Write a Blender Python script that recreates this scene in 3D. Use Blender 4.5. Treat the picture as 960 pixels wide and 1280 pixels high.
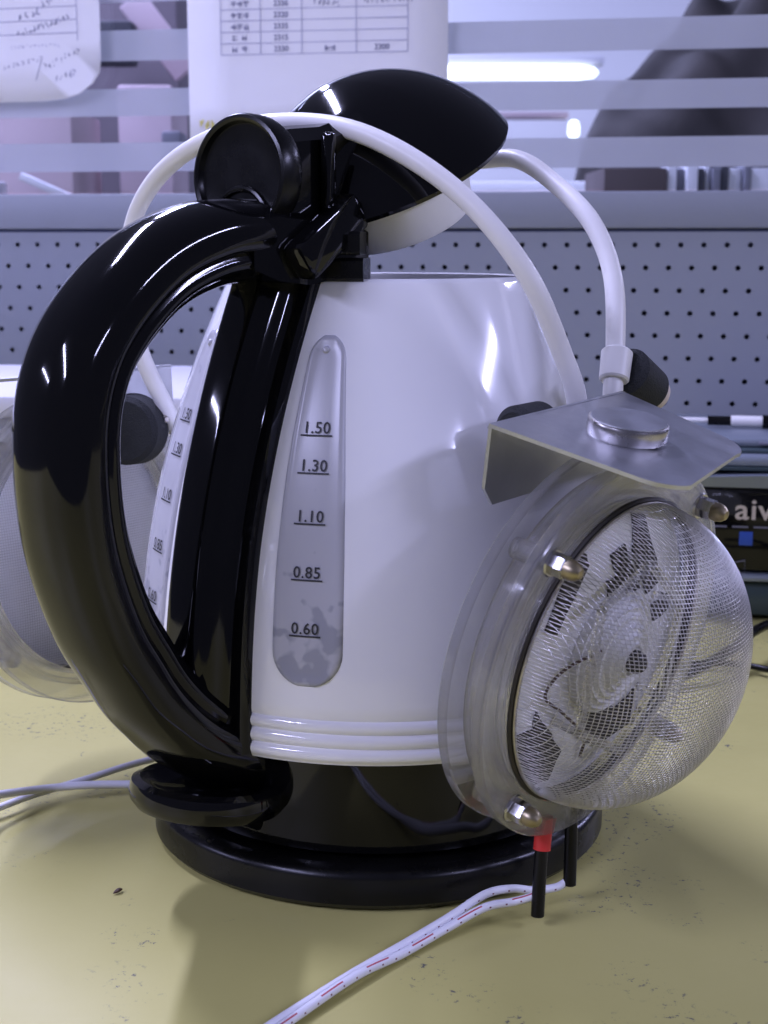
import bpy, bmesh, math, random
import numpy as np
from mathutils import Vector, Matrix
random.seed(7); np.random.seed(7)
R = math.radians
for o in list(bpy.data.objects): bpy.data.objects.remove(o)
S = bpy.context.scene
COL = S.collection

# ---------------------------------------------------------------- camera
FPX = 1850.0                       # focal length in pixels of the 960x1280 picture
cam = bpy.data.cameras.new('camera'); co = bpy.data.objects.new('camera', cam); COL.objects.link(co)
cam.sensor_fit = 'VERTICAL'; cam.sensor_height = 24.0; cam.lens = 24.0*FPX/1280.0
co.location = (.002, -.540, .2183)
co.rotation_euler = (R(90) - math.atan(340/FPX), 0, 0)
cam.clip_start = .01; cam.clip_end = 50
cam.dof.use_dof = True; cam.dof.focus_distance = .50; cam.dof.aperture_fstop = 17
S.camera = co
S.render.resolution_x = 768; S.render.resolution_y = 1024

# ---------------------------------------------------------------- light
W = bpy.data.worlds.new('World'); S.world = W; W.use_nodes = True
W.node_tree.nodes['Background'].inputs[0].default_value = (.58, .60, 1.0, 1)
W.node_tree.nodes['Background'].inputs[1].default_value = .13
def tube_lamp(name, loc, length, width, energy, rotz=0, color=(.575, .58, 1.0), aim=None):
    l = bpy.data.lights.new(name, 'AREA'); l.shape = 'RECTANGLE'; l.size = length; l.size_y = width
    l.energy = energy; l.color = color
    o = bpy.data.objects.new(name, l); COL.objects.link(o); o.location = loc
    o.rotation_euler = (0, 0, rotz)
    if aim is not None:
        d = Vector(aim) - Vector(loc); o.rotation_euler = d.to_track_quat('-Z', 'Y').to_euler()
    return o
# rows of ceiling fluorescent tubes, running away from the camera; the two deepest past the partition are added to brighten that room
LAMP = 63
for x, y, L in ((-.80, 1.05, 1.5), (-1.95, -1.80, 1.9), (2.85, -.70, 1.3), (2.55, -2.90, 1.2), (2.85, 2.3, 1.3), (-.80, 2.95, 1.3), (-4.2, -.6, 1.3)):  # front-left tube is shifted off its row and lengthened as fill
    tube_lamp('ceiling_tube_light', (x, y, 1.75), .085, L, LAMP*L, 0)
vs = S.view_settings; vs.view_transform = 'Standard'; vs.look = 'None'; vs.exposure = 0; vs.gamma = 1; vs.use_curve_mapping = False
S.render.engine = 'CYCLES'
S.cycles.max_bounces = 16; S.cycles.transparent_max_bounces = 24; S.cycles.transmission_bounces = 12
S.cycles.caustics_refractive = False; S.cycles.caustics_reflective = False

# ---------------------------------------------------------------- materials
def setin(b, **k):
    for a, v in k.items():
        a = a.replace('_', ' ')
        if a in b.inputs: b.inputs[a].default_value = v
def mat(name, col, rough=.5, metal=0., noise=None, bump=None, **k):
    """procedural material; noise=(scale, amount, colour2), bump=(scale, strength)"""
    m = bpy.data.materials.new(name); m.use_nodes = True
    nt = m.node_tree; b = nt.nodes['Principled BSDF']
    b.inputs['Base Color'].default_value = (*col, 1); b.inputs['Roughness'].default_value = rough; b.inputs['Metallic'].default_value = metal
    for a, v in k.items():
        b.inputs[a.replace('_', ' ')].default_value = v
    tc = nt.nodes.new('ShaderNodeTexCoord')
    if noise:
        n = nt.nodes.new('ShaderNodeTexNoise'); n.inputs['Scale'].default_value = noise[0]; n.inputs['Detail'].default_value = 6
        nt.links.new(tc.outputs['Object'], n.inputs['Vector'])
        r = nt.nodes.new('ShaderNodeMapRange'); r.inputs[1].default_value = .35; r.inputs[2].default_value = .7
        r.inputs[3].default_value = 0; r.inputs[4].default_value = noise[1]
        nt.links.new(n.outputs['Fac'], r.inputs[0])
        mx = nt.nodes.new('ShaderNodeMix'); mx.data_type = 'RGBA'
        mx.inputs[6].default_value = (*col, 1); mx.inputs[7].default_value = (*noise[2], 1)
        nt.links.new(r.outputs[0], mx.inputs[0]); nt.links.new(mx.outputs[2], b.inputs['Base Color'])
        r2 = nt.nodes.new('ShaderNodeMapRange'); r2.inputs[3].default_value = rough*.7; r2.inputs[4].default_value = min(1, rough*1.5)
        nt.links.new(n.outputs['Fac'], r2.inputs[0]); nt.links.new(r2.outputs[0], b.inputs['Roughness'])
    if bump:
        n = nt.nodes.new('ShaderNodeTexNoise'); n.inputs['Scale'].default_value = bump[0]; n.inputs['Detail'].default_value = 4
        nt.links.new(tc.outputs['Object'], n.inputs['Vector'])
        bp = nt.nodes.new('ShaderNodeBump'); bp.inputs['Strength'].default_value = bump[1]; bp.inputs['Distance'].default_value = .001
        nt.links.new(n.outputs['Fac'], bp.inputs['Height']); nt.links.new(bp.outputs[0], b.inputs['Normal'])
    return m

M = {}
M['white'] = mat('white_plastic', (.86, .86, .87), .10, noise=(14, .25, (.82, .82, .82)), Coat_Weight=.6, Coat_Roughness=.04)
M['black'] = mat('black_gloss_plastic', (.0025, .0025, .003), .055, bump=(60, .02), noise=(26, .5, (.004, .004, .004)), Specular_IOR_Level=.40)
M['black_satin'] = mat('black_satin_plastic', (.003, .003, .003), .26, bump=(300, .05), noise=(80, .5, (.006, .006, .006)), Specular_IOR_Level=.28)
M['black_foam'] = mat('black_foam_rubber', (.008, .010, .011), .85, bump=(1800, .8), noise=(900, .8, (.022, .024, .025)))
M['tube'] = mat('white_silicone_tube', (.78, .77, .74), .38, noise=(35, .4, (.70, .68, .62)), bump=(90, .05))
M['frost_white'] = mat('translucent_white_plastic', (.86, .86, .86), .35, noise=(30, .3, (.78, .78, .78)))
M['alu'] = mat('brushed_aluminium', (.58, .59, .62), .36, 1.0, noise=(90, .6, (.48, .49, .53)), bump=(400, .10))
M['chrome'] = mat('nickel_plate', (.50, .49, .48), .22, 1.0, noise=(60, .5, (.6, .58, .56)))
M['disc'] = mat('turned_steel', (.50, .48, .46), .24, 1.0, noise=(160, .6, (.5, .48, .47)))
M['steel'] = mat('dull_steel', (.55, .53, .50), .3, 1.0, noise=(200, .8, (.36, .32, .26)))
M['brass'] = mat('brass_tip', (.36, .31, .20), .35, 1.0, noise=(200, .6, (.3, .24, .14)))
M['mesh'] = mat('steel_wire_mesh', (.70, .69, .68), .30, 1.0, noise=(120, .6, (.52, .51, .50)))
M['gasket'] = mat('dark_gasket', (.022, .020, .017), .6, noise=(120, .8, (.065, .055, .045)))
M['red'] = mat('red_sleeve', (.62, .03, .03), .45, noise=(90, .4, (.5, .02, .02)))
M['ink'] = mat('black_print', (.02, .02, .025), .5, noise=(300, .3, (.03, .03, .03)))
M['pencil'] = mat('blue_grey_ink', (.16, .17, .28), .8, noise=(300, .6, (.28, .28, .4)))
M['pencil_light'] = mat('faint_print', (.42, .43, .56), .8, noise=(300, .5, (.5, .5, .62)))
M['cloth_dark'] = mat('dark_brown_cloth', (.030, .024, .022), .95, noise=(12, .9, (.012, .010, .010)), bump=(200, .4))
M['brown_wire'] = mat('brown_wire', (.09, .05, .03), .5, noise=(300, .5, (.05, .03, .02)))
M['yellow'] = mat('yellow_plastic', (.75, .68, .06), .5, noise=(60, .3, (.65, .55, .05)))
M['tan'] = mat('tan_plastic', (.62, .54, .46), .6, noise=(60, .4, (.5, .42, .36)))

# milky acrylic: real transmission plus a little haze in the plastic
def acrylic():
    m = bpy.data.materials.new('clear_acrylic'); m.use_nodes = True; nt = m.node_tree
    b = nt.nodes['Principled BSDF']; out = nt.nodes['Material Output']
    setin(b, Base_Color=(.93, .93, .91, 1), Roughness=.10, IOR=1.45); b.inputs['Transmission Weight'].default_value = .88
    tc = nt.nodes.new('ShaderNodeTexCoord'); n = nt.nodes.new('ShaderNodeTexNoise'); n.inputs['Scale'].default_value = 45; n.inputs['Detail'].default_value = 7
    nt.links.new(tc.outputs['Object'], n.inputs['Vector'])
    cr = nt.nodes.new('ShaderNodeValToRGB'); cr.color_ramp.elements[0].position = .3; cr.color_ramp.elements[0].color = (.82, .79, .70, 1)
    cr.color_ramp.elements[1].position = .6; cr.color_ramp.elements[1].color = (.97, .97, .96, 1)
    nt.links.new(n.outputs['Fac'], cr.inputs[0]); nt.links.new(cr.outputs[0], b.inputs['Base Color'])
    r = nt.nodes.new('ShaderNodeMapRange'); r.inputs[3].default_value = .01; r.inputs[4].default_value = .14
    nt.links.new(n.outputs['Fac'], r.inputs[0]); nt.links.new(r.outputs[0], b.inputs['Roughness'])
    t = nt.nodes.new('ShaderNodeBsdfTransparent'); mx = nt.nodes.new('ShaderNodeMixShader'); mx.inputs[0].default_value = .62
    nt.links.new(t.outputs[0], mx.inputs[1]); nt.links.new(b.outputs[0], mx.inputs[2]); nt.links.new(mx.outputs[0], out.inputs[0])
    return m
M['acrylic'] = acrylic()

def desk_mat():
    m = bpy.data.materials.new('yellow_laminate'); m.use_nodes = True; nt = m.node_tree; b = nt.nodes['Principled BSDF']
    b.inputs['Roughness'].default_value = .42; b.inputs['Specular IOR Level'].default_value = .35
    tc = nt.nodes.new('ShaderNodeTexCoord')
    def noise(sc, det=6, rough=.6):
        n = nt.nodes.new('ShaderNodeTexNoise'); n.inputs['Scale'].default_value = sc; n.inputs['Detail'].default_value = det; n.inputs['Roughness'].default_value = rough
        nt.links.new(tc.outputs['Object'], n.inputs['Vector']); return n.outputs['Fac']
    def ramp(s, a, b_, c0, c1):
        r = nt.nodes.new('ShaderNodeValToRGB'); e = r.color_ramp.elements
        e[0].position = a; e[1].position = b_; e[0].color = (*c0, 1); e[1].color = (*c1, 1); nt.links.new(s, r.inputs[0]); return r.outputs[0]
    base = ramp(noise(5), .3, .7, (.425, .392, .130), (.475, .438, .152))
    # scuffs: small dark specks gathered in patches
    patch = ramp(noise(16, 3), .535, .59, (0,)*3, (1,)*3)
    speck = ramp(noise(330, 4, .75), .585, .63, (0,)*3, (1,)*3)
    mul = nt.nodes.new('ShaderNodeMath'); mul.operation = 'MULTIPLY'; nt.links.new(patch, mul.inputs[0]); nt.links.new(speck, mul.inputs[1])
    mx = nt.nodes.new('ShaderNodeMix'); mx.data_type = 'RGBA'; mx.inputs[7].default_value = (.09, .09, .085, 1)
    nt.links.new(mul.outputs[0], mx.inputs[0]); nt.links.new(base, mx.inputs[6]); nt.links.new(mx.outputs[2], b.inputs['Base Color'])
    rr = nt.nodes.new('ShaderNodeMapRange'); rr.inputs[1].default_value = .3; rr.inputs[2].default_value = .7; rr.inputs[3].default_value = .34; rr.inputs[4].default_value = .52
    nt.links.new(noise(22, 8, .7), rr.inputs[0]); nt.links.new(rr.outputs[0], b.inputs['Roughness'])
    bp = nt.nodes.new('ShaderNodeBump'); bp.inputs['Strength'].default_value = .035; bp.inputs['Distance'].default_value = .001
    nt.links.new(noise(420, 4), bp.inputs['Height']); nt.links.new(bp.outputs[0], b.inputs['Normal'])
    return m
M['desk'] = desk_mat()
M['panel'] = mat('grey_painted_steel', (.265, .285, .325), .55, noise=(7, .3, (.24, .26, .30)), bump=(500, .08))
M['panel_shade'] = mat('panel_cavity_shade', (.10, .11, .15), .8, noise=(20, .3, (.03, .04, .07)))
M['groove'] = mat('dark_groove', (.03, .04, .09), .7, noise=(20, .3, (.04, .05, .09)))
M['paper'] = mat('white_paper', (.86, .86, .88), .8, noise=(9, .3, (.82, .82, .84)), bump=(40, .15), Transmission_Weight=0)

def frost_mat():
    m = bpy.data.materials.new('frosted_film'); m.use_nodes = True; nt = m.node_tree; out = nt.nodes['Material Output']
    b = nt.nodes['Principled BSDF']; setin(b, Base_Color=(.78, .80, .84, 1), Roughness=.6)
    tl = nt.nodes.new('ShaderNodeBsdfTranslucent'); tl.inputs[0].default_value = (.75, .78, .86, 1)
    tr = nt.nodes.new('ShaderNodeBsdfTransparent')
    n = nt.nodes.new('ShaderNodeTexNoise'); n.inputs['Scale'].default_value = 30
    tc = nt.nodes.new('ShaderNodeTexCoord'); nt.links.new(tc.outputs['Object'], n.inputs['Vector'])
    r = nt.nodes.new('ShaderNodeMapRange'); r.inputs[3].default_value = .45; r.inputs[4].default_value = .55; nt.links.new(n.outputs['Fac'], r.inputs[0])
    m1 = nt.nodes.new('ShaderNodeMixShader'); nt.links.new(r.outputs[0], m1.inputs[0])
    nt.links.new(b.outputs[0], m1.inputs[1]); nt.links.new(tl.outputs[0], m1.inputs[2])
    m2 = nt.nodes.new('ShaderNodeMixShader'); m2.inputs[0].default_value = .36
    nt.links.new(m1.outputs[0], m2.inputs[1]); nt.links.new(tr.outputs[0], m2.inputs[2]); nt.links.new(m2.outputs[0], out.inputs[0])
    return m
M['frost'] = frost_mat()
def pane_mat():
    m = bpy.data.materials.new('window_glass'); m.use_nodes = True; nt = m.node_tree; out = nt.nodes['Material Output']
    nt.nodes.remove(nt.nodes['Principled BSDF'])
    tr = nt.nodes.new('ShaderNodeBsdfTransparent'); tr.inputs[0].default_value = (.93, .96, .97, 1)
    g = nt.nodes.new('ShaderNodeBsdfGlossy'); g.inputs['Roughness'].default_value = .02
    f = nt.nodes.new('ShaderNodeFresnel'); f.inputs[0].default_value = 1.45
    mx = nt.nodes.new('ShaderNodeMixShader'); nt.links.new(f.outputs[0], mx.inputs[0]); nt.links.new(tr.outputs[0], mx.inputs[1]); nt.links.new(g.outputs[0], mx.inputs[2])
    nt.links.new(mx.outputs[0], out.inputs[0]); return m
M['pane'] = pane_mat()
def emit(name, col, s):
    m = bpy.data.materials.new(name); m.use_nodes = True; b = m.node_tree.nodes['Principled BSDF']
    setin(b, Base_Color=(.8, .8, .8, 1)); b.inputs['Emission Color'].default_value = (*col, 1); b.inputs['Emission Strength'].default_value = s; return m
M['glow'] = emit('lit_fluorescent_tube', (.85, .9, 1.0), 3.0)

def gauge_mat():
    m = bpy.data.materials.new('gauge_plastic'); m.use_nodes = True; nt = m.node_tree; b = nt.nodes['Principled BSDF']
    b.inputs['Roughness'].default_value = .28
    tc = nt.nodes.new('ShaderNodeTexCoord'); sp = nt.nodes.new('ShaderNodeSeparateXYZ'); nt.links.new(tc.outputs['Object'], sp.inputs[0])
    n = nt.nodes.new('ShaderNodeTexNoise'); n.inputs['Scale'].default_value = 130; n.inputs['Detail'].default_value = 2
    nt.links.new(tc.outputs['Object'], n.inputs['Vector'])
    h = nt.nodes.new('ShaderNodeMapRange'); h.inputs[1].default_value = .084; h.inputs[2].default_value = .125; h.inputs[3].default_value = .16; h.inputs[4].default_value = -.10
    nt.links.new(sp.outputs[2], h.inputs[0])
    a = nt.nodes.new('ShaderNodeMath'); a.operation = 'ADD'; nt.links.new(n.outputs['Fac'], a.inputs[0]); nt.links.new(h.outputs[0], a.inputs[1])
    cr = nt.nodes.new('ShaderNodeValToRGB'); e = cr.color_ramp.elements
    e[0].position = .59; e[1].position = .66; e[0].color = (.45, .45, .48, 1); e[1].color = (.31, .315, .355, 1)
    nt.links.new(a.outputs[0], cr.inputs[0]); nt.links.new(cr.outputs[0], b.inputs['Base Color'])
    return m
M['gauge'] = gauge_mat()
def wire_mat(dashes=True):
    """white insulation with a printed red dash line along the wire (uses UV: u along the wire in metres*100, v round it)"""
    m = bpy.data.materials.new('white_insulation_red_dash'); m.use_nodes = True; nt = m.node_tree; b = nt.nodes['Principled BSDF']
    b.inputs['Roughness'].default_value = .4
    uv = nt.nodes.new('ShaderNodeUVMap'); sp = nt.nodes.new('ShaderNodeSeparateXYZ'); nt.links.new(uv.outputs[0], sp.inputs[0])
    def cmp(s, mod, lo, hi):
        f = nt.nodes.new('ShaderNodeMath'); f.operation = 'FLOORED_MODULO'; f.inputs[1].default_value = mod; nt.links.new(s, f.inputs[0])
        g = nt.nodes.new('ShaderNodeMath'); g.operation = 'GREATER_THAN'; g.inputs[1].default_value = lo; nt.links.new(f.outputs[0], g.inputs[0])
        l = nt.nodes.new('ShaderNodeMath'); l.operation = 'LESS_THAN'; l.inputs[1].default_value = hi; nt.links.new(f.outputs[0], l.inputs[0])
        p = nt.nodes.new('ShaderNodeMath'); p.operation = 'MULTIPLY'; nt.links.new(g.outputs[0], p.inputs[0]); nt.links.new(l.outputs[0], p.inputs[1]); return p.outputs[0]
    def mul(a, c):
        p = nt.nodes.new('ShaderNodeMath'); p.operation = 'MULTIPLY'; nt.links.new(a, p.inputs[0]); nt.links.new(c, p.inputs[1]); return p.outputs[0]
    dash = mul(cmp(sp.outputs[0], 2.1, 0, 1.0 if dashes else -1), cmp(sp.outputs[1], 1, .86, .92))
    dots = mul(cmp(sp.outputs[0], .6, 0, .07), cmp(sp.outputs[1], 1, .70, .76))
    mx = nt.nodes.new('ShaderNodeMix'); mx.data_type = 'RGBA'; mx.inputs[6].default_value = (.74, .74, .78, 1); mx.inputs[7].default_value = (.42, .06, .08, 1)
    nt.links.new(dash, mx.inputs[0])
    m2 = nt.nodes.new('ShaderNodeMix'); m2.data_type = 'RGBA'; m2.inputs[7].default_value = (.16, .03, .05, 1)
    nt.links.new(dots, m2.inputs[0]); nt.links.new(mx.outputs[2], m2.inputs[6]); nt.links.new(m2.outputs[2], b.inputs['Base Color'])
    return m
M['wire'] = wire_mat(); M['wire_dots'] = wire_mat(False)
M['wire_plain'] = mat('white_insulation', (.72, .72, .78), .45, noise=(60, .4, (.62, .62, .68)))

# ---------------------------------------------------------------- mesh helpers
def tag(o, label=None, cat=None, group=None, kind=None):
    if label: o['label'] = label
    if cat: o['category'] = cat
    if group: o['group'] = group
    if kind: o['kind'] = kind
    return o
def link(name, me, m, parent=None, sharp=35, smooth=True):
    if m is not None and not me.materials: me.materials.append(m)
    if smooth and len(me.polygons):
        me.polygons.foreach_set('use_smooth', [True]*len(me.polygons)); me.set_sharp_from_angle(angle=R(sharp))
    o = bpy.data.objects.new(name, me); COL.objects.link(o)
    if parent: o.parent = parent
    return o
def mk(name, vf, m, parent=None, sharp=35, smooth=True):
    me = bpy.data.meshes.new(name); me.from_pydata([tuple(map(float, v)) for v in vf[0]], [], vf[1]); me.update()
    bm = bmesh.new(); bm.from_mesh(me); bmesh.ops.recalc_face_normals(bm, faces=bm.faces); bm.to_mesh(me); bm.free()
    return link(name, me, m, parent, sharp, smooth)
def join(*parts):
    V, F = [], []
    for v, f in parts:
        k = len(V); V += list(v); F += [tuple(i+k for i in q) for q in f]
    return V, F
def xf(vf, M4): return [tuple(M4 @ Vector(v)) for v in vf[0]], vf[1]
def lathe(prof, n=64, closed=False):
    """profile [(r,z)...] round z; closed joins last ring to first"""
    V = []; F = []; k = len(prof)
    for i in range(n):
        a = 2*math.pi*i/n
        for r, z in prof: V.append((r*math.cos(a), r*math.sin(a), z))
    rng = range(k) if closed else range(k-1)
    for i in range(n):
        j = (i+1) % n
        for q in rng:
            w = (q+1) % k; F.append((i*k+q, j*k+q, j*k+w, i*k+w))
    if not closed:
        if prof[0][0] > 1e-6: pass
    return V, F
def cap(prof_r, z, n): return None
def loft(secs, closed=True, caps=True):
    V = []; F = []; k = len(secs[0])
    for s in secs: V += [tuple(p) for p in s]
    rng = range(k) if closed else range(k-1)
    for i in range(len(secs)-1):
        for q in rng:
            w = (q+1) % k; F.append((i*k+q, i*k+w, (i+1)*k+w, (i+1)*k+q))
    if caps and closed:
        F.append(tuple(range(k))); F.append(tuple((len(secs)-1)*k+i for i in range(k)))
    return V, F
def spline(pts, n=8):
    P = [Vector(p) for p in pts]; P = [2*P[0]-P[1]] + P + [2*P[-1]-P[-2]]; out = []
    for i in range(1, len(P)-2):
        for j in range(n):
            t = j/n; a, b, c, d = P[i-1:i+3]
            out.append(.5*((2*b)+(c-a)*t+(2*a-5*b+4*c-d)*t*t+(3*b-a-3*c+d)*t**3))
    out.append(P[-2]); return out
def tube(pts, r, seg=12, up=None):
    P = [Vector(p) for p in pts]; n = len(P); secs = []
    t0 = (P[1]-P[0]).normalized(); up = Vector(up) if up else Vector((0, 0, 1))
    if abs(t0.dot(up)) > .95: up = Vector((1, 0, 0))
    a = (up - t0*t0.dot(up)).normalized()
    for i in range(n):
        t = (P[min(i+1, n-1)]-P[max(i-1, 0)]).normalized()
        a = (a - t*t.dot(a)).normalized(); b = t.cross(a); rr = r[i] if hasattr(r, '__len__') else r
        secs.append([P[i]+rr*(math.cos(2*math.pi*k/seg)*a+math.sin(2*math.pi*k/seg)*b) for k in range(seg)])
    return loft(secs)
def tube_uv(name, pts, r, m, parent=None, seg=14):
    vf = tube(pts, r, seg); me = bpy.data.meshes.new(name); me.from_pydata([tuple(v) for v in vf[0]], [], vf[1])
    L = [0.]
    for a, b in zip(pts, pts[1:]): L.append(L[-1]+(Vector(b)-Vector(a)).length*100)
    uv = me.uv_layers.new(name='UVMap'); n = len(pts)
    for p in me.polygons:
        vs_ = [me.loops[l].vertex_index for l in p.loop_indices]
        wrap = len(p.vertices) == 4 and {v % seg for v in vs_} == {0, seg-1}
        for l in p.loop_indices:
            v = me.loops[l].vertex_index; k = v % seg
            uv.data[l].uv = (L[min(v//seg, n-1)], 1.0 if (wrap and k == 0) else k/seg)
    me.update(); return link(name, me, m, parent)
def box(c, s, bev=0., seg=2):
    bm = bmesh.new(); bmesh.ops.create_cube(bm, size=1)
    for v in bm.verts: v.co = Vector((v.co.x*s[0], v.co.y*s[1], v.co.z*s[2])) + Vector(c)
    if bev: bmesh.ops.bevel(bm, geom=list(bm.edges), offset=bev, segments=seg, affect='EDGES', profile=.5)
    V = [tuple(v.co) for v in bm.verts]; F = [tuple(v.index for v in f.verts) for f in bm.faces]; bm.free(); return V, F
def prism(poly, z0, z1, bev=0):
    """extrude a polygon [(x,y)] from z0 to z1"""
    n = len(poly); V = [(x, y, z0) for x, y in poly]+[(x, y, z1) for x, y in poly]
    F = [tuple(range(n)), tuple(range(n, 2*n))]+[(i, (i+1) % n, n+(i+1) % n, n+i) for i in range(n)]
    if not bev: return V, F
    bm = bmesh.new(); vs_ = [bm.verts.new(v) for v in V]
    for f in F: bm.faces.new([vs_[i] for i in f])
    bmesh.ops.recalc_face_normals(bm, faces=bm.faces)
    es = [e for e in bm.edges if abs(e.verts[0].co.z-e.verts[1].co.z) < 1e-9]
    bmesh.ops.bevel(bm, geom=es, offset=bev, segments=2, affect='EDGES', profile=.5)
    bm.verts.index_update(); V = [tuple(v.co) for v in bm.verts]; F = [tuple(v.index for v in f.verts) for f in bm.faces]; bm.free(); return V, F
def disc_prof(r, z0, z1, b):
    """bevelled solid disc profile"""
    return [(0, z0), (r-b, z0), (r-.3*b, z0+.3*b), (r, z0+b), (r, z1-b), (r-.3*b, z1-.3*b), (r-b, z1), (0, z1)]
def empty(name, loc=(0, 0, 0), rz=0):
    o = bpy.data.objects.new(name, None); COL.objects.link(o); o.location = loc; o.rotation_euler = (0, 0, rz); o.empty_display_size = .02; return o
def text_mesh(s, size, space=1.0):
    c = bpy.data.curves.new('t', 'FONT'); c.body = s; c.size = size; c.align_x = 'CENTER'; c.space_character = space; c.resolution_u = 3; c.offset = size*.012
    o = bpy.data.objects.new('t', c); COL.objects.link(o)
    dg = bpy.context.evaluated_depsgraph_get(); me = bpy.data.meshes.new_from_object(o.evaluated_get(dg))
    V = [tuple(v.co) for v in me.vertices]; F = [tuple(p.vertices) for p in me.polygons]
    bpy.data.objects.remove(o); bpy.data.curves.remove(c); bpy.data.meshes.remove(me); return V, F
def stroke(pts, w):
    """flat pen stroke in the xy plane"""
    V = []; F = []
    for i, (x, y) in enumerate(pts):
        a = pts[min(i+1, len(pts)-1)]; b = pts[max(i-1, 0)]; dx, dy = a[0]-b[0], a[1]-b[1]; L = math.hypot(dx, dy) or 1
        V += [(x-dy/L*w, y+dx/L*w, 0), (x+dy/L*w, y-dx/L*w, 0)]
    for i in range(len(pts)-1): F.append((2*i, 2*i+1, 2*i+3, 2*i+2))
    return V, F
def recenter(o, e):
    """bake so that the child of e keeps its world place although built in world coordinates"""
    o.matrix_parent_inverse = e.matrix_basis.inverted()

# ---------------------------------------------------------------- setting
d = mk('desk', box((0, .02, -.015), (2.2, 1.36, .03), .002), M['desk']); tag(d, kind='structure')

# ---------------------------------------------------------------- kettle
AZ = R(-40)                                              # handle direction (0 = towards the camera, + = right)
ER = Vector((math.sin(AZ), -math.cos(AZ), 0)); ET = Vector((math.cos(AZ), math.sin(AZ), 0)); UZ = Vector((0, 0, 1))
def hp(s, z, off=0): return ER*s + ET*off + UZ*z
ZZ = [.045, .06, .0925, .104, .128, .1507, .1797, .21]; RR = [.0897, .0895, .0872, .0853, .081, .0757, .0646, .0515]
_co = np.polyfit(ZZ, RR, 4)
def Rb(z): return float(np.polyval(_co, z))
def on_body(th, z, off=0):
    r = Rb(z)+off; return (r*math.sin(th), -r*math.cos(th), z)
kettle = empty('kettle'); tag(kettle, 'white and black electric kettle with its lid propped open', 'kettle')
prof = []
zb = .052
prof += [(.070, zb+.001), (Rb(zb)-.003, zb), (Rb(zb)-.0012, zb+.0005)]
for k in range(3):                                       # three raised bands round the foot
    z0 = zb+.0012+k*.0047
    for t in np.linspace(0, 1, 8): prof.append((Rb(z0)-.0009+.0012*max(0., math.sin(math.pi*t))**.6, z0+.0045*t))
for z in np.linspace(.0685, .2040, 40): prof.append((Rb(z), z))
prof += [(Rb(.205)-.0002, .2051), (Rb(.2055)-.0011, .2058), (Rb(.2055)-.0022, .2053)]
for z in np.linspace(.2035, .07, 20): prof.append((Rb(z)-.0028, z))
mk('body', lathe(prof, 160), M['white'], kettle, 50)
# black foot under the white body
mk('foot', lathe([(0, .0165), (.0745, .0165), (.0765, .0175), (.0785, .03), (.0835, .050), (.0835, .0535), (.07, .056)], 128), M['black'], kettle)

# water gauges, mirrored about the handle
def gauge_edges(z):
    zs = [.0776, .0971, .1174, .1426, .1576, .1751, .1885]; l = float(np.interp(z, zs, [-23.0, -23.2, -23.2, -22.8, -22.2, -21.1, -20.0])); r = float(np.interp(z, zs, [-7.0, -6.9, -6.9, -7.2, -7.7, -8.4, -9.0]))
    c, h = (l+r)/2, (r-l)/2
    if z < .0890: h *= math.sqrt(max(0, 1-((.0890-z)/.0114)**2))
    if z > .1810: h *= math.sqrt(max(0, 1-((z-.1810)/.0075)**2))
    return c-h, c+h
def gauge(mirror):
    V = []; F = []; nz, nt_ = 48, 16
    for i in range(nz+1):
        t = i/nz; z = .0776+(.1885-.0776)*(.5-.5*math.cos(math.pi*t)); a, b = gauge_edges(z)
        for j in range(nt_+1):
            u = -1+2*j/nt_; th = R((a+b)/2+(b-a)/2*math.sin(u*math.pi/2))
            e = min((1-abs(math.sin(u*math.pi/2)))*(b-a)*.5*.0013, z-.0776, .1885-z)   # distance to the edge
            off = -.0006 + .0016*min(1, max(0, e)/.0012) - .0005*min(1, max(0, e-.0012)/.003)
            if mirror: th = 2*AZ-th
            V.append(on_body(th, z, off))
    for i in range(nz):
        for j in range(nt_): k = i*(nt_+1)+j; F.append((k, k+1, k+nt_+2, k+nt_+1))
    g = mk('water_gauge', (V, F), M['gauge'], kettle, 80)
    sgn = 1
    for s, z in (('1.50', .1569), ('1.30', .1452), ('1.10', .1295), ('0.85', .1120), ('0.60', .0943)):
        c = R(-15.4) if not mirror else 2*AZ-R(-15.4)
        v1, f1 = text_mesh(s, .0050, 1.08)
        bar = stroke([(x, -.0007) for x in np.linspace(-.0052, .0052, 12)], .00025)
        tv, tf = join((v1, f1), bar)
        me = [on_body(c+x/Rb(z), z+.0008+y*1.02, .0009) for x, y, _ in tv]
        mk('numeral', (me, tf), M['ink'], g, smooth=False)
    # small rivet at the top of the gauge
    c = R(-15.0) if not mirror else 2*AZ-R(-15.0); p = Vector(on_body(c, .1835, .0004)); nrm = Vector((math.sin(c), -math.cos(c), .35)).normalized()
    q = nrm.to_track_quat('Z', 'Y').to_matrix().to_4x4(); q.translation = p
    mk('rivet', xf(lathe([(0, .0010), (.0008, .0009), (.0012, .0004), (.0015, -.0002)], 16), q), M['gauge'], g)
gauge(False); gauge(True)

# handle column on the body
secs = []
for z in np.linspace(.2105, .0535, 60):
    hw = .0187 + .001*max(0, (.12-z)/.07); r0 = Rb(z); s = []
    for t in np.linspace(-1, 1, 41):
        a = abs(t); b = max(0, min(1, (.72-a)/.42)); b = b*b*(3-2*b)
        off = .0022*min(1, (1-a)/.05+.0) + .0095*b + .0015*(1 if a < .92 else 0)
        off += -.0016*math.exp(-((a-.38)/.07)**2)         # shallow grooves beside the ridge
        th = AZ + t*hw/r0
        s.append(on_body(th, z, off))
    for t in (1, -1): s.append(on_body(AZ+t*hw*.97/r0, z, -.002))
    secs.append(s)
mk('handle_column', loft(secs), M['black'], kettle, 40)
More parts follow.
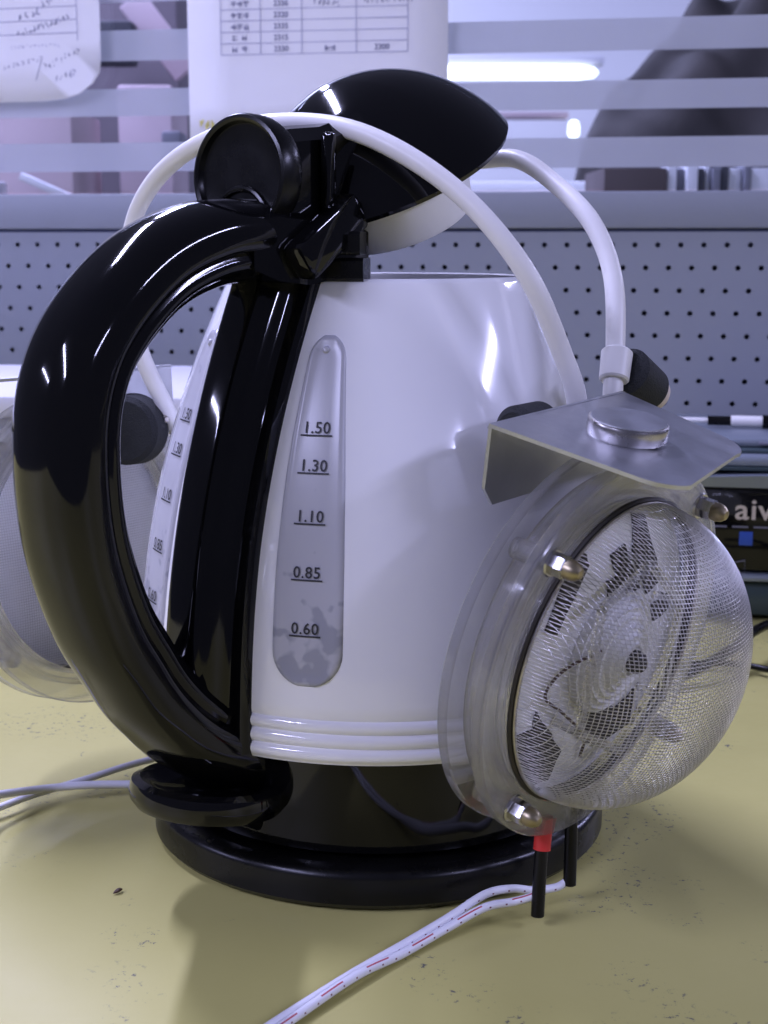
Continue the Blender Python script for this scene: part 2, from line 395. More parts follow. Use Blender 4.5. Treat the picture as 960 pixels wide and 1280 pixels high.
# handle loop
path = spline([hp(.048, .217), hp(.070, .2180), hp(.090, .2160), hp(.111, .2075), hp(.130, .1910), hp(.1390, .174), hp(.1415, .154), hp(.1392, .129), hp(.1310, .1045), hp(.1215, .0885), hp(.1125, .0755), hp(.099, .0625), hp(.085, .0545), hp(.074, .051)], 8)
secs = []; n = len(path)
for i, p in enumerate(path):
    t = (path[min(i+1, n-1)]-path[max(i-1, 0)]).normalized(); out = ET.cross(t).normalized()
    if out.dot(p-hp(.08, .135)) < 0: out = -out
    f = i/(n-1)
    th = .0132 + .001*math.sin(f*math.pi) + (.004*max(0, (f-.8)/.2)); hw = .0166 + .0035*max(0., (f-.72)/.28)**1.2 + .002*max(0, (.2-f)/.2)
    s = []
    for k in range(80):
        a = 2*math.pi*k/80; ca, sa = math.cos(a), math.sin(a); m_ = 2/2.5
        x = hw*math.copysign(abs(ca)**m_, ca); y = th*math.copysign(abs(sa)**m_, sa)
        # raised outer shell and slimmer inner grip strip, with a crease between them
        q = y/th; x *= 1-.17*math.exp(-((q+.30)/.13)**2)-.10*min(1, max(0, (-q-.2)/.3))-.10*math.exp(-((q+.78)/.09)**2)
        s.append(p+ET*x+out*y)
    secs.append(s)
mk('handle', loft(secs), M['black'], kettle, 45)
# collar where handle and hinge sit on the rim (two stacked layers with a slit)
def sector(a0, a1, r0, r1, z0, z1, b=.001, n=36):
    secs = []
    pr = [(r0, z0), (r1-b, z0), (r1, z0+b), (r1, z1-b), (r1-b, z1), (r0+b, z1), (r0, z1-b)]
    for a in np.linspace(a0, a1, n): secs.append([(r*math.sin(a), -r*math.cos(a), z) for r, z in pr])
    return loft(secs)
mk('rim_collar', sector(AZ-R(42), AZ+R(35), .030, .0550, .2050, .2125), M['black_satin'], kettle)
mk('rim_collar', sector(AZ-R(40), AZ+R(34), .030, .0555, .2135, .2210), M['black_satin'], kettle)
# bridge piece between column top and handle
mk('hinge_block', loft([[hp(s, z, o) for o, z in ((-w, z0), (w, z0), (w, z1-.003), (w-.004, z1), (-w+.004, z1), (-w, z1-.003))] for s, w, z0, z1 in ((.030, .021, .207, .224), (.045, .021, .206, .2255), (.058, .020, .204, .2275), (.070, .018, .2055, .2285), (.078, .015, .209, .2275))]), M['black'], kettle)

# lid, tipped open about its hinge over the handle
lb = R(27.5); E1 = -ER*math.cos(lb)+UZ*math.sin(lb); EN = ER*math.sin(lb)+UZ*math.cos(lb); LC = hp(.0028, .2440)
LM = Matrix(((E1.x, ET.x, EN.x, LC.x), (E1.y, ET.y, EN.y, LC.y), (E1.z, ET.z, EN.z, LC.z), (0, 0, 0, 1)))
V = []; F = []; nr, na = 26, 96
for i in range(nr+1):
    k = math.pi/2*i/nr
    for j in range(na):
        a = 2*math.pi*j/na; rr = 1-i/nr
        x = .0505*rr*math.cos(a) + .004*(1-rr)**.5*0; y = .0488*rr*math.sin(a); z = .0315*max(0., 1-rr**2.15)**.86
        z *= 1-.10*max(0, -math.cos(a))*rr
        if i == nr: x, y = 0, 0
        V.append((x, y, z))
for i in range(nr):
    for j in range(na): F.append((i*na+j, i*na+(j+1) % na, (i+1)*na+(j+1) % na, (i+1)*na+j))
k0 = len(V)
for r_, z_ in ((.985, -.0016), (.95, -.0022), (.80, -.0015), (.78, .004)):
    for j in range(na): a = 2*math.pi*j/na; V.append((.0505*r_*math.cos(a), .0488*r_*math.sin(a), z_))
for j in range(na): F.append((j, (j+1) % na, k0+(j+1) % na, k0+j))
for i in range(3):
    for j in range(na): F.append((k0+i*na+j, k0+i*na+(j+1) % na, k0+(i+1)*na+(j+1) % na, k0+(i+1)*na+j))
lid = mk('lid', xf((V, F), LM), M['black'], kettle, 40)
mk('spout_filter', xf(lathe([(0, .002), (.0285, .002), (.0262, -.0155), (.0252, -.0170), (.022, -.0173), (.0215, -.002), (0, -.002)], 72), LM @ Matrix.Translation((-.009, .013, 0))), M['frost_white'], lid)
# round thumb paddle over the handle, with a raised rim and a finger hollow
pn = (ER*math.cos(R(2))+UZ*math.sin(R(2))).normalized(); pu = pn.cross(ET).normalized()
if pu.z < 0: pu = -pu
PC = hp(.0665, .2385)
PM = Matrix(((ET.x, pu.x, pn.x, PC.x), (ET.y, pu.y, pn.y, PC.y), (ET.z, pu.z, pn.z, PC.z), (0, 0, 0, 1)))
pv = lathe([(0, -.006), (.0185, -.006), (.0205, -.005), (.0212, -.003), (.0212, .002), (.0206, .0034), (.0196, .0038), (.0186, .0032), (.0182, .0020), (.0178, .0014), (.0170, .0012), (.010, .0012), (0, .0012)], 72)
pv = ([(x, y*.93, z) for x, y, z in pv[0]], pv[1])
pad = mk('thumb_paddle', xf(pv, PM), M['black_satin'], lid, 25)
mk('finger_hollow', xf(join(tube([(.0125*math.cos(a), -.0165+.0125*math.sin(a), .0016) for a in np.linspace(0, math.pi, 24)], .0011, 8), prism([(.0120*math.cos(a), -.0165+.0120*math.sin(a)) for a in np.linspace(0, math.pi, 24)], .0010, .00135)), PM), M['black_satin'], lid, 30)
mk('lid_neck', loft([[hp(s, z, o) for o, z in ((-w, z0), (w, z0), (w, z1-.004), (w-.005, z1), (-w+.005, z1), (-w, z1-.004))] for s, w, z0, z1 in ((.064, .0165, .2255, .2525), (.056, .0170, .226, .2535), (.046, .0185, .225, .2545), (.034, .020, .228, .2585), (.022, .021, .238, .262))]), M['black'], lid, 30)
mk('neck_rib', xf(box((0, 0, 0), (.0035, .005, .030), .0014), Matrix.Translation(hp(.049, .2375, .0205)) @ Matrix.Rotation(AZ, 4, 'Z')), M['black'], lid)
# hinge arm at the side
a, b = hp(.066, .2105, .0225), hp(.040, .2285, .0235)
dv = (b-a); q = dv.to_track_quat('X', 'Z').to_matrix().to_4x4(); q.translation = (a+b)/2
mk('hinge_arm', xf(box((0, 0, 0), (dv.length, .009, .013), .002), q), M['black'], kettle)
# switch paddle under the handle
SM = Matrix.Translation(hp(.0885, .0335)) @ Matrix.Rotation(AZ, 4, 'Z') @ Matrix.Rotation(R(-7), 4, 'X')
sw = mk('switch_paddle', xf(lathe([(0, -.0035), (.018, -.0035), (.0245, -.002), (.0265, .0005), (.027, .003), (.0262, .0062), (.0235, .0075), (.0205, .0070), (.0165, .0052), (0, .0040)], 72), SM), M['black'], kettle)
mk('switch_stem', loft([[hp(s, z, o) for o, z in ((-.012, z0), (.012, z0), (.012, z1), (-.012, z1))] for s, z0, z1 in ((.062, .020, .050), (.078, .022, .046), (.086, .028, .040))]), M['black'], sw, 30)

# power base (a thing of its own: the kettle lifts off it)
base = empty('power_base'); tag(base, 'round black power base under the kettle', 'kettle base')
mk('base_plate', lathe([(0, .0006), (.080, .0006), (.0835, .0012), (.085, .003), (.0850, .0115), (.0844, .0133), (.0828, .0145), (.077, .0150), (0, .0150)], 144), M['black_satin'], base)
mk('connector', lathe([(0, .0150), (.020, .0150), (.020, .0163), (0, .0163)], 40), M['black_satin'], base)

# ---------------------------------------------------------------- headset: two mesh-domed ear cups joined by two tubes
HA = R(48.9); AH = Vector((math.sin(HA), -math.cos(HA), 0)); UH = Vector((math.cos(HA), math.sin(HA), 0))
head = empty('headset'); tag(head, 'home-made headset of white tubes and mesh-domed clear cups clamped round the kettle', 'headset')
def hq(rho, u, z): return AH*rho+UH*u+UZ*z
near = [hq(-.0885, -.010, .122), hq(-.0920, -.0190, .147), hq(-.0955, -.0325, .178), hq(-.0968, -.0355, .205), hq(-.0925, -.0350, .2265), hq(-.075, -.0365, .2425), hq(-.047, -.038, .2535), hq(-.0150, -.039, .2575), hq(.024, -.037, .2525), hq(.058, -.031, .2350), hq(.0815, -.023, .2085), hq(.0910, -.014, .181), hq(.0930, -.010, .1655), hq(.0935, -.009, .150)]
far = [hq(-.0960, .004, .118), hq(-.0950, .006, .150), hq(-.094, .014, .18), hq(-.088, .026, .208), hq(-.066, .038, .231), hq(-.030, .045, .2445), hq(.011, .047, .2478), hq(.031, .046, .2460), hq(.052, .041, .2355), hq(.069, .035, .2215), hq(.0815, .028, .2045), hq(.0900, .0175, .1815), hq(.0925, .0115, .169), hq(.0935, .009, .150)]
def sw_tube(name, pts):
    sp = spline(pts, 10); ph = random.uniform(0, 6)
    sp = [p+Vector((math.sin(i*.21+ph), math.sin(i*.33+2*ph), math.sin(i*.27+3*ph)))*.00035 for i, p in enumerate(sp)]
    return mk(name, tube(sp, [.0033+.00006*math.sin(i*.37+ph) for i in range(len(sp))], 20), M['tube'], head)
t1 = sw_tube('tube', near); t2 = sw_tube('tube', far)
def along(pts, k, r, L, r2=None):
    """a sleeve of length L round a tube at spline index k"""
    sp = spline(pts, 10); c = sp[k]; d_ = (sp[k+1]-sp[k-1]).normalized()
    q = d_.to_track_quat('Z', 'Y').to_matrix().to_4x4(); q.translation = c; r2 = r2 or r
    return xf(lathe([(.0032, -L/2), (r2-.0006, -L/2), (r2, -L/2+.0006), (r, L/2-.0006), (r-.0006, L/2), (.0032, L/2)], 28), q)
mk('sleeve', along(far, 113, .0050, .011, .0053), M['tube'], t2)
# screw head on the near tube (left end)
q = (-UH).to_track_quat('Z', 'Y').to_matrix().to_4x4(); q.translation = hq(-.0922, -.0233, .1485)
scr = mk('screw', xf(lathe([(0, .0012), (.0013, .0010), (.0017, .0003), (.0018, -.0006)], 16), q), M['steel'], t1)
mk('screw_slot', xf(join(box((0, 0, .0012), (.0024, .0004, .0004)), box((0, 0, .0012), (.0004, .0024, .0005))), q), M['ink'], t1)

# woven wire dome: every wire of the cloth is a tube, one stuff mesh per dome
def dome_mesh(rm, D, pitch=.00106, wr=.00013):
    V = []; F = []; base_i = 0; VA = []; FA = []
    def h(x, y): return D*np.sqrt(np.maximum(0, 1-(x*x+y*y)/(rm*rm)))
    K = int(rm/pitch)
    for axis in (0, 1):
        for i in range(-K, K+1):
            x = i*pitch; Y = math.sqrt(max(0, rm*rm-x*x))
            if Y < .003: continue
            ns = max(14, int(2.0*Y/pitch*1.9)); ph = np.linspace(-math.pi/2, math.pi/2, ns); y = Y*np.sin(ph)
            X = np.full_like(y, x); z = h(X, y)
            # surface normal
            gx = X/rm**2; gy = y/rm**2; gz = np.maximum(z, 1e-5)/D**2; gl = np.sqrt(gx*gx+gy*gy+gz*gz); N = np.stack([gx/gl, gy/gl, gz/gl], 1)
            wv = np.cos(math.pi*y/pitch + (math.pi*i) + axis*math.pi)*wr*.75
            Pn = np.stack([X, y, z], 1)+N*wv[:, None]
            if axis: Pn = Pn[:, [1, 0, 2]]; N = N[:, [1, 0, 2]]
            T = np.gradient(Pn, axis=0); T /= np.linalg.norm(T, axis=1)[:, None]; B = np.cross(T, N); B /= np.linalg.norm(B, axis=1)[:, None]; N2 = np.cross(B, T)
            ring = [Pn+wr*(math.cos(a)*B+math.sin(a)*N2) for a in (0, math.pi/2, math.pi, 1.5*math.pi)]
            v = np.stack(ring, 1).reshape(-1, 3); m = len(Pn); k0 = base_i; base_i += len(v); VA.append(v)
            idx = np.arange(m-1)*4+k0
            for q in range(4):
                w = (q+1) % 4; FA.append(np.stack([idx+q, idx+w, idx+4+w, idx+4+q], 1))
    V = np.concatenate(VA); F = np.concatenate(FA)
    me = bpy.data.meshes.new('mesh_dome'); me.vertices.add(len(V)); me.vertices.foreach_set('co', V.ravel())
    me.loops.add(len(F)*4); me.loops.foreach_set('vertex_index', F.ravel().astype(np.int32)); me.polygons.add(len(F))
    me.polygons.foreach_set('loop_start', np.arange(len(F), dtype=np.int32)*4); me.polygons.foreach_set('loop_total', np.full(len(F), 4, np.int32))
    me.polygons.foreach_set('use_smooth', np.ones(len(F), bool)); me.update(calc_edges=True); me.materials.append(M['mesh']); return me
RM = .0492
DOME = dome_mesh(RM, .040)
def blob(poly, z0, z1, n=3):
    """uneven cut patch with softened corners"""
    P = []; k = len(poly)
    for i in range(k):
        a, b = Vector(poly[i]), Vector(poly[(i+1) % k])
        for j in range(n):
            t = j/n; p = a.lerp(b, t); P.append((p.x+random.uniform(-.0006, .0006), p.y+random.uniform(-.0006, .0006)))
    return prism(P, z0, z1)
def ring(r0, r1, z0, z1, n=96, b=.0005):
    return lathe([(r0, z0+b), (r0+b, z0), (r1-b, z0), (r1, z0+b), (r1, z1-b), (r1-b, z1), (r0+b, z1), (r0, z1-b)], n, True)
def ear_cup(MX, phi, driver=True):
    cup = mk('ear_cup', ring(.0535, .0560, -.0115, -.0035), M['acrylic'], head); cup.matrix_local = MX
    mk('front_ring', ring(.0505, .0627, -.0032, .0012), M['acrylic'], cup)
    mk('back_plate', ring(.0240 if driver else .0500, .0630, -.0155, -.0118), M['acrylic'], cup)
    mk('inner_sleeve', ring(.0502, .0516, -.0115, -.0034), M['acrylic'], cup)
    mk('gasket', ring(.0486, .0504, -.0016, .0018), M['gasket'], cup)
    mk('rim_wire', lathe([(.0490+.0006*math.cos(a), .0024+.0006*math.sin(a)) for a in np.linspace(0, 2*math.pi, 9)[:-1]], 96, True), M['steel'], cup)
    dm = bpy.data.objects.new('mesh_dome', DOME); COL.objects.link(dm); dm.parent = cup; dm.location = (0, 0, .0024); dm['kind'] = 'stuff'
    for k in range(4):                                   # spacer, nut and acorn tip on each corner bolt
        a = phi+k*math.pi/2; c = (.0572*math.cos(a), .0572*math.sin(a), 0); T = Matrix.Translation(c)
        b = mk('bolt', xf(join(lathe([(0, .0012), (.0031, .0014), (.0035, .0020), (.0035, .0062), (.0032, .0068), (.0018, .0070)], 6), lathe([(0, .0012), (.0041, .0012), (.0044, .0016), (.0041, .0022), (0, .0023)], 24)), T), M['chrome'], cup)
        mk('spacer', xf(lathe([(.0014, -.0117), (.0033, -.0117), (.0033, -.0034), (.0014, -.0034)], 20), T), M['acrylic'], cup)
        mk('bolt_tip', xf(lathe([(.0030, .0066), (.0031, .0082), (.0026, .0100), (.0015, .0114), (0, .0118)], 20), T), M['brass'], cup)
    if not driver:                                       # the back of the other cup: white plate behind shallow wire cloth
        mk('baffle_plate', lathe([(0, -.0055), (.0484, -.0055), (.0484, -.0042), (0, -.0042)], 72), M['frost_white'], cup)
        d2 = bpy.data.objects.new('back_mesh', DOME); COL.objects.link(d2); d2.parent = cup; d2.location = (0, 0, -.0062); d2.scale = (1, 1, -.12); d2['kind'] = 'stuff'
        return cup
    # what sits behind the wire cloth
    mk('baffle_plate', lathe([(0, -.0055), (.0484, -.0055), (.0484, -.0042), (0, -.0042)], 72), M['frost_white'], cup)
    for poly in ([(-.0316, .0118), (-.0234, .0333), (-.0186, .0349), (-.0150, .0304), (-.0241, .0087)],
                 [(.0043, .0444), (.0128, .0419), (.0329, .0161), (.0246, .0134), (.0107, .0296)],
                 [(-.003, .031), (.0044, .0334), (.0198, .0162), (.0128, .0139)],
                 [(-.0395, -.0218), (-.0268, -.0225), (-.0273, -.0156), (-.0155, -.0264), (-.0081, -.0348), (-.0124, -.0441), (-.0238, -.0428), (-.033, -.034)],
                 [(.000, -.0229), (.0092, -.0212), (.0217, -.0267), (.0316, -.0227), (.0329, -.0365), (.0123, -.0388), (.004, -.034)],
                 [(-.0014, .0222), (.0055, .0232), (.0062, .0169), (.001, .0159)], [(.030, .008), (.040, .010), (.042, .004), (.031, .001)]):
        mk('dark_patch', blob(poly, -.0041, -.0034), M['gasket'], cup)
    cone = []
    for k in range(25):
        r = .0195*(1-k/24); cone.append((r, -.0010+.0085*(k/24)**.8+.0009*math.sin(k*1.9)))
    mk('driver_cone', xf(lathe([(.0205, -.0041), (.0205, -.001)]+cone, 56), Matrix.Translation((.008, -.003, 0))), M['frost_white'], cup)
    mk('dust_cap', xf(lathe([(0, .0108), (.002, .0103), (.0034, .0088), (.0038, .0072), (.0037, .0045)], 24), Matrix.Translation((.008, -.003, 0))), M['gasket'], cup)
    fr = []                                              # hexagonal clear frame round the driver
    hexp = [(-.018, .020), (.006, .030), (.031, .012), (.033, -.022), (.012, -.036), (-.016, -.022)]
    for i in range(6):
        a, b = Vector((*hexp[i], .006)), Vector((*hexp[(i+1) % 6], .006)); fr.append(tube([a, b], .0016, 8)); fr.append(tube([a, a-Vector((0, 0, .0098))], .0013, 8))
    mk('driver_frame', join(*fr), M['acrylic'], cup)
    mk('lead', tube(spline([(-.006, .002, .002), (-.0187, -.0036, -.0022), (-.0256, -.0107, -.0026), (-.0142, -.019, -.0022), (.0027, -.0318, -.0026), (.004, -.040, -.003)], 8), .0005, 8), M['brown_wire'], cup)
    return cup
n_ = Vector((math.sin(HA)*math.cos(R(11.7)), -math.cos(HA)*math.cos(R(11.7)), -math.sin(R(11.7)))); v_ = n_.cross(UH)
O1 = Vector((.0711, -.0933, .0923))
def frame_m(u, v, n, o): return Matrix(((u.x, v.x, n.x, o.x), (u.y, v.y, n.y, o.y), (u.z, v.z, n.z, o.z), (0, 0, 0, 1)))
CUP1 = frame_m(UH, v_, n_, O1); ear_cup(CUP1, R(49))
# left cup: the same piece on the other side, a little lower and turned
HA2 = R(48.9+180+3); u2 = Vector((math.cos(HA2), math.sin(HA2), 0)); n2 = Vector((math.sin(HA2)*math.cos(R(6)), -math.cos(HA2)*math.cos(R(6)), -math.sin(R(6)))); v2 = n2.cross(u2)
O2 = hq(-.1320, -.0420, .0950)
CUP2 = frame_m(u2, v2, n2, O2); ear_cup(CUP2, R(49), False)

def bracket(MX, roll=0., droop=0.):
    """bent aluminium sheet: top plate over the cup, flange down on the kettle side (local x=u, y=up, z=outward)"""
    t = .0012; Wd = .0355; z0, z1 = -.0335, .0300; y = .0690
    # outline of the top plate (x,z) with rounded outer corners, swept from the bend
    out = [(-Wd, z0+.002)]
    for a in np.linspace(180, 90, 8)[:]: out.append((-Wd+.010+.010*math.cos(R(a)), z1-.010+.010*math.sin(R(a))))
    for a in np.linspace(90, 0, 8): out.append((Wd-.012+.012*math.cos(R(a)), z1-.012-.0125+.012*math.sin(R(a))))
    out.append((Wd, z0+.002))
    pv, pf = prism(out, 0, t)
    V1 = [(x, y+h-droop*max(0, (x+Wd)/(2*Wd))*max(0, (z-z0)/(z1-z0)), z) for x, z, h in pv]
    fl = [(-Wd, .0004), (Wd, .0004), (Wd, -.020), (Wd-.006, -.026), (-Wd+.006, -.026), (-Wd+.001, -.020)]
    fv, ff = prism(fl, 0, t); V2 = [(x, y+t+h-.0004, z0+.0008+zz) for x, h, zz in fv]
    bend = loft([[(x, y+t-r*(1-math.cos(a))-.0, z0+.002+.0-r*math.sin(a)) for a in np.linspace(0, math.pi/2, 5) for r in (.0016,)] + [(x, y+.0003-.0003*(1-math.cos(a)), z0+.002-.0003*math.sin(a)) for a in np.linspace(math.pi/2, 0, 5)] for x in (-Wd, Wd)])
    b = mk('bracket', join((V1, pf), (V2, ff), bend), M['alu'], head, 30)
    b.matrix_local = MX @ Matrix.Translation((0, y, 0)) @ Matrix.Rotation(roll, 4, 'Z') @ Matrix.Translation((0, -y, 0))
    return b
b1 = bracket(CUP1 @ Matrix.Translation((-.002, 0, 0)), R(3.5), .0065)
mg = Matrix.Translation((-.0060, .0700, -.0040)) @ Matrix.Rotation(R(-90), 4, 'X')
mk('magnet', xf(lathe([(0, .0052), (.006, .0052), (.0110, .0052), (.0114, .0052), (.0119, .0049), (.0121, .0044), (.0121, .0008), (.0119, .0002), (0, .0002)], 64), mg), M['disc'], b1, 25)
mk('magnet_face', xf(lathe([(0, .00545), (.0112, .00545), (.0113, .0050)], 64), mg), M['alu'], b1, 25)
b2 = bracket(CUP2 @ Matrix.Translation((0, 0, 0)))
def knob(c, ax, r, L, parent_m=None):
    q = Vector(ax).normalized().to_track_quat('Z', 'Y').to_matrix().to_4x4(); q.translation = c
    k = mk('rubber_knob', xf(lathe([(0, -L/2), (r-.002, -L/2), (r, -L/2+.002), (r*.98, 0), (r*.96, L/2-.002), (r*.96-.002, L/2), (0, L/2)], 40), q), M['black_foam'], head)
    return k
knob(hq(.0885, -.0300, .1600), -UH, .0085, .016)
k2 = knob(hq(.0925, .0270, .1715), UH*.8+UZ*-.42, .0085, .019)
q = (UH*.8+UZ*-.42).normalized().to_track_quat('Z', 'Y').to_matrix().to_4x4(); q.translation = hq(.0925, .0365, .1668)
mk('knob_cap', xf(lathe([(0, .004), (.004, .0038), (.0062, .002), (.0066, -.001), (.0066, -.003)], 28), q), M['tan'], k2)
knob(hq(-.1020, -.0330, .1445), (-.22, -1, .05), .0142, .014)

# ---------------------------------------------------------------- leads
def desk_path(pts, r): return [Vector((x, y, z if z is not None else r+.0003)) for x, y, z in pts]
w1 = empty('lead_wire'); tag(w1, 'white wire with red dots running from the black sleeve behind the red one', 'wire')
r_ = .0014
tube_uv('insulation', spline([(.0640, -.0760, .0085), (.0600, -.0768, .0060), (.0520, -.0800, .0062), (.0440, -.0838, .0085), (.0350, -.0880, .0085), (.0231, -.0970, .0050), (.0070, -.1125, .0026), (-.0077, -.1290, .0020), (-.0274, -.1555, .0022), (-.0420, -.1760, .0020)], 10), r_, M['wire_dots'], w1)
mk('sleeve', tube([(.0640, -.0760, .0380), (.0641, -.0762, .0220), (.0640, -.0762, .0066)], .0022, 16), M['black_satin'], w1)
w2 = empty('lead_wire'); tag(w2, 'white wire with red dashes ending in the red and black sleeve', 'wire')
tube_uv('insulation', spline([(.0518, -.0930, .0110), (.0490, -.0915, .0090), (.0440, -.0895, .0066), (.0345, -.0925, .0060), (.0215, -.1015, .0030), (.0075, -.1162, .0020), (-.0066, -.1322, .0030), (-.0245, -.1562, .0022), (-.0390, -.1770, .0020)], 10), r_, M['wire'], w2)
mk('sleeve', tube([(.0525, -.0930, .0270), (.0520, -.0935, .0170), (.0515, -.0940, .0040)], .0022, 16), M['black_satin'], w2)
mk('red_sleeve', tube([(.0535, -.0915, .0370), (.0526, -.0930, .0262)], .0028, 16), M['red'], w2)
w3 = tube_uv('cord', spline([(-.1750, -.0340, .013), (-.1496, -.0150, .012), (-.1456, -.0070, .011), (-.1306, .0118, .0065), (-.1158, .0169, .006), (-.0989, .0203, .005), (-.078, .022, .004)], 10), .0016, M['wire_plain']); tag(w3, 'white cord lying in front of its twin beside the switch paddle', 'wire', 'pair of white cords')
w4 = tube_uv('cord', spline([(-.1750, -.0260, .004), (-.1500, -.0062, .004), (-.1356, .0099, .0045), (-.1165, .0243, .006), (-.1016, .0404, .006), (-.085, .060, .004)], 10), .0014, M['wire_plain']); tag(w4, 'thinner white cord bending away behind the power base', 'wire', 'pair of white cords')

# crumbs on the desk
for i, (x, y, s) in enumerate([(-.0882, -.0691, .0022)]):
    v, f = tube(spline([(-.0016, -.0012, .0006), (0, 0, .0012), (.0010, .0018, .0008)], 4), [.0001, .0004, .0006, .0007, .0008, .0007, .0006, .0004, .0002], 7)
    o = mk('crumb', (v, f), M['brown_wire']); o.location = (x, y, 0); tag(o, 'tiny brown crumb on the yellow desk', 'crumb')

# ---------------------------------------------------------------- partition behind the desk
PHI = R(-9.7); PO = (.002, .51, 0)
part = empty('partition', PO, PHI); tag(part, 'grey perforated partition with striped frosted glass on top', 'partition')
def P4(): return Matrix.Translation(PO) @ Matrix.Rotation(PHI, 4, 'Z')
pit = .0153; hr = .0019; V = []; F = []; ztop = .2238
rows = 15
for j in range(rows):
    zc = .2150-j*pit; offx = (0 if j % 2 == 0 else pit/2)+.0045
    for i in range(-34, 35):
        xc = i*pit+offx; k = len(V); h_ = pit/2
        top = h_ if j else ztop-zc
        sq = [(h_, 0), (h_, top), (0, top), (-h_, top), (-h_, 0), (-h_, -h_), (0, -h_), (h_, -h_)]
        for x, z in sq: V.append((xc+x, 0, zc+z))
        for q in range(8): a = q*math.pi/4; V.append((xc+hr*math.cos(a), 0, zc+hr*math.sin(a)))
        for q in range(8): a = q*math.pi/4; V.append((xc+hr*math.cos(a), .002, zc+hr*math.sin(a)))
        for q in range(8):
            w = (q+1) % 8; F.append((k+q, k+w, k+8+w, k+8+q)); F.append((k+8+q, k+8+w, k+16+w, k+16+q))
me = bpy.data.meshes.new('perforated_panel'); me.from_pydata(V, [], F); me.update(); link('perforated_panel', me, M['panel'], part, smooth=False)
mk('cavity_backing', box((0, .022, .115), (1.06, .012, .228)), M['panel_shade'], part)  # dark sheet whose colour stands for the shade in the hollow behind the holes
mk('groove', box((0, .004, .2249), (1.06, .006, .0022)), M['groove'], part)
mk('top_rail', box((0, .010, .2384), (1.06, .024, .0248), .0015), M['panel'], part)
mk('glass_pane', box((0, .012, .42), (1.06, .004, .335)), M['pane'], part)
for z0, z1 in ((.2668, .2868), (.3052, .3240), (.3432, .3640), (.3830, .4030), (.4220, .4420)):
    mk('frosted_strip', box((0, .0085, (z0+z1)/2), (1.055, .0008, z1-z0)), M['frost'], part)

# papers taped to the glass
def sheet(name, outline, loc, label, curl, prints):
    n = len(outline); e = mk(name, ([], []), None) if False else None
    bm = bmesh.new(); vs_ = [bm.verts.new((x, 0, z)) for x, z in outline]; bm.faces.new(vs_)
    bmesh.ops.triangulate(bm, faces=bm.faces); bmesh.ops.subdivide_edges(bm, edges=list(bm.edges), cuts=5, use_grid_fill=True)
    for v in bm.verts: v.co.y = curl(v.co.x, v.co.z)
    me = bpy.data.meshes.new(name); bm.to_mesh(me); bm.free()
    o = link(name, me, M['paper'], None); o.matrix_world = P4() @ Matrix.Translation(loc)
    sol = o.modifiers.new('thickness', 'SOLIDIFY'); sol.thickness = .0002
    tag(o, label, 'paper')
    for nm, vf, m in prints:
        mk(nm, ([(x, curl(x, y)-.0006, y) for x, y, _ in vf[0]], vf[1]), m, o, smooth=False)['kind'] = 'stuff'
    return o
def px2l(px, py):
    """place on the partition of a point given by its viewing direction (used once to size the printed table)"""
    return None
def scrawl(x, y, n, h, w, slope=0., jitter=.5):
    out = []
    for i in range(n):
        cx = x+i*w; cy = y+i*w*slope
        for _ in range(random.choice((2, 3))):
            a = (cx+random.uniform(0, w*.8), cy+random.uniform(0, h)); b = (cx+random.uniform(0, w*.8), cy+random.uniform(0, h)); c = ((a[0]+b[0])/2+random.uniform(-1, 1)*w*jitter*.4, (a[1]+b[1])/2+random.uniform(-1, 1)*h*jitter*.4)
            out.append(stroke([a, c, b], h*.055))
    return out
def glyph(x, y, h):
    """blurred printed character: a few straight strokes in a square"""
    out = []
    for _ in range(3): yy = y+random.uniform(.05, .95)*h; out.append(stroke([(x, yy), (x+h*.9, yy)], h*.05))
    for _ in range(2): xx = x+random.uniform(.1, .8)*h; out.append(stroke([(xx, y), (xx, y+h)], h*.05))
    return out
# table sheet: local x,z on the partition
pr_line = []; pr_txt = []; pr_hand = []
TX = [-.1145, -.0862, -.0570, -.0190, .0165]; TZ = [.3445+k*.0075 for k in range(9)]
for z in TZ: pr_line.append(stroke([(TX[0], z), (TX[-1], z)], .00028))
for x in TX: pr_line.append(stroke([(x, TZ[0]), (x, TZ[-1])], .00028))
for k, s in enumerate(('2330', '2315', '2335', '2320', '2336', '2334', '2329')):
    t = text_mesh(s, .0052); pr_txt.append(([(x+(TX[1]+TX[2])/2, y+TZ[k]+.0018, 0) for x, y, _ in t[0]], t[1]))
    xs = (-.1065, -.0995) if k < 2 else (-.107, -.1025, -.098)
    for x in xs: pr_txt += glyph(x, TZ[k]+.0015, .0040)
for k, s in ((0, '2300'), (5, '2346'), (6, '2347')):
    t = text_mesh(s, .0052); pr_txt.append(([(x+(TX[3]+TX[4])/2, y+TZ[k]+.0018, 0) for x, y, _ in t[0]], t[1]))
for k in (0, 5, 6):
    for x in (-.0425, -.0365) if k else (-.041, -.037): pr_txt += glyph(x, TZ[k]+.0015, .0038)
pr_hand += scrawl(-.049, TZ[4]+.001, 6, .005, .0034); pr_hand += scrawl(-.0145, TZ[4]+.002, 12, .0038, .0030)
yel = scrawl(-.131, .2935, 3, .008, .004)
def paper_at(px): return (px-480)/FPX*1.05
sheet('notice_sheet', [(-.1385, .2800), (.0440, .2835), (.0440, .46), (-.1385, .46)], (0, -.0006, 0), 'printed number table sheet taped on the striped glass', lambda x, z: .0004*math.sin(x*30),
      [('printed_table', join(*pr_line), M['pencil_light']), ('printed_text', join(*pr_txt), M['pencil']), ('handwriting', join(*pr_hand), M['pencil']), ('yellow_scrawl', join(*yel), M['yellow'])])
o_ = []
for i, pt in enumerate([(-.34, .318), (-.265, .3165)]): o_.append(pt)
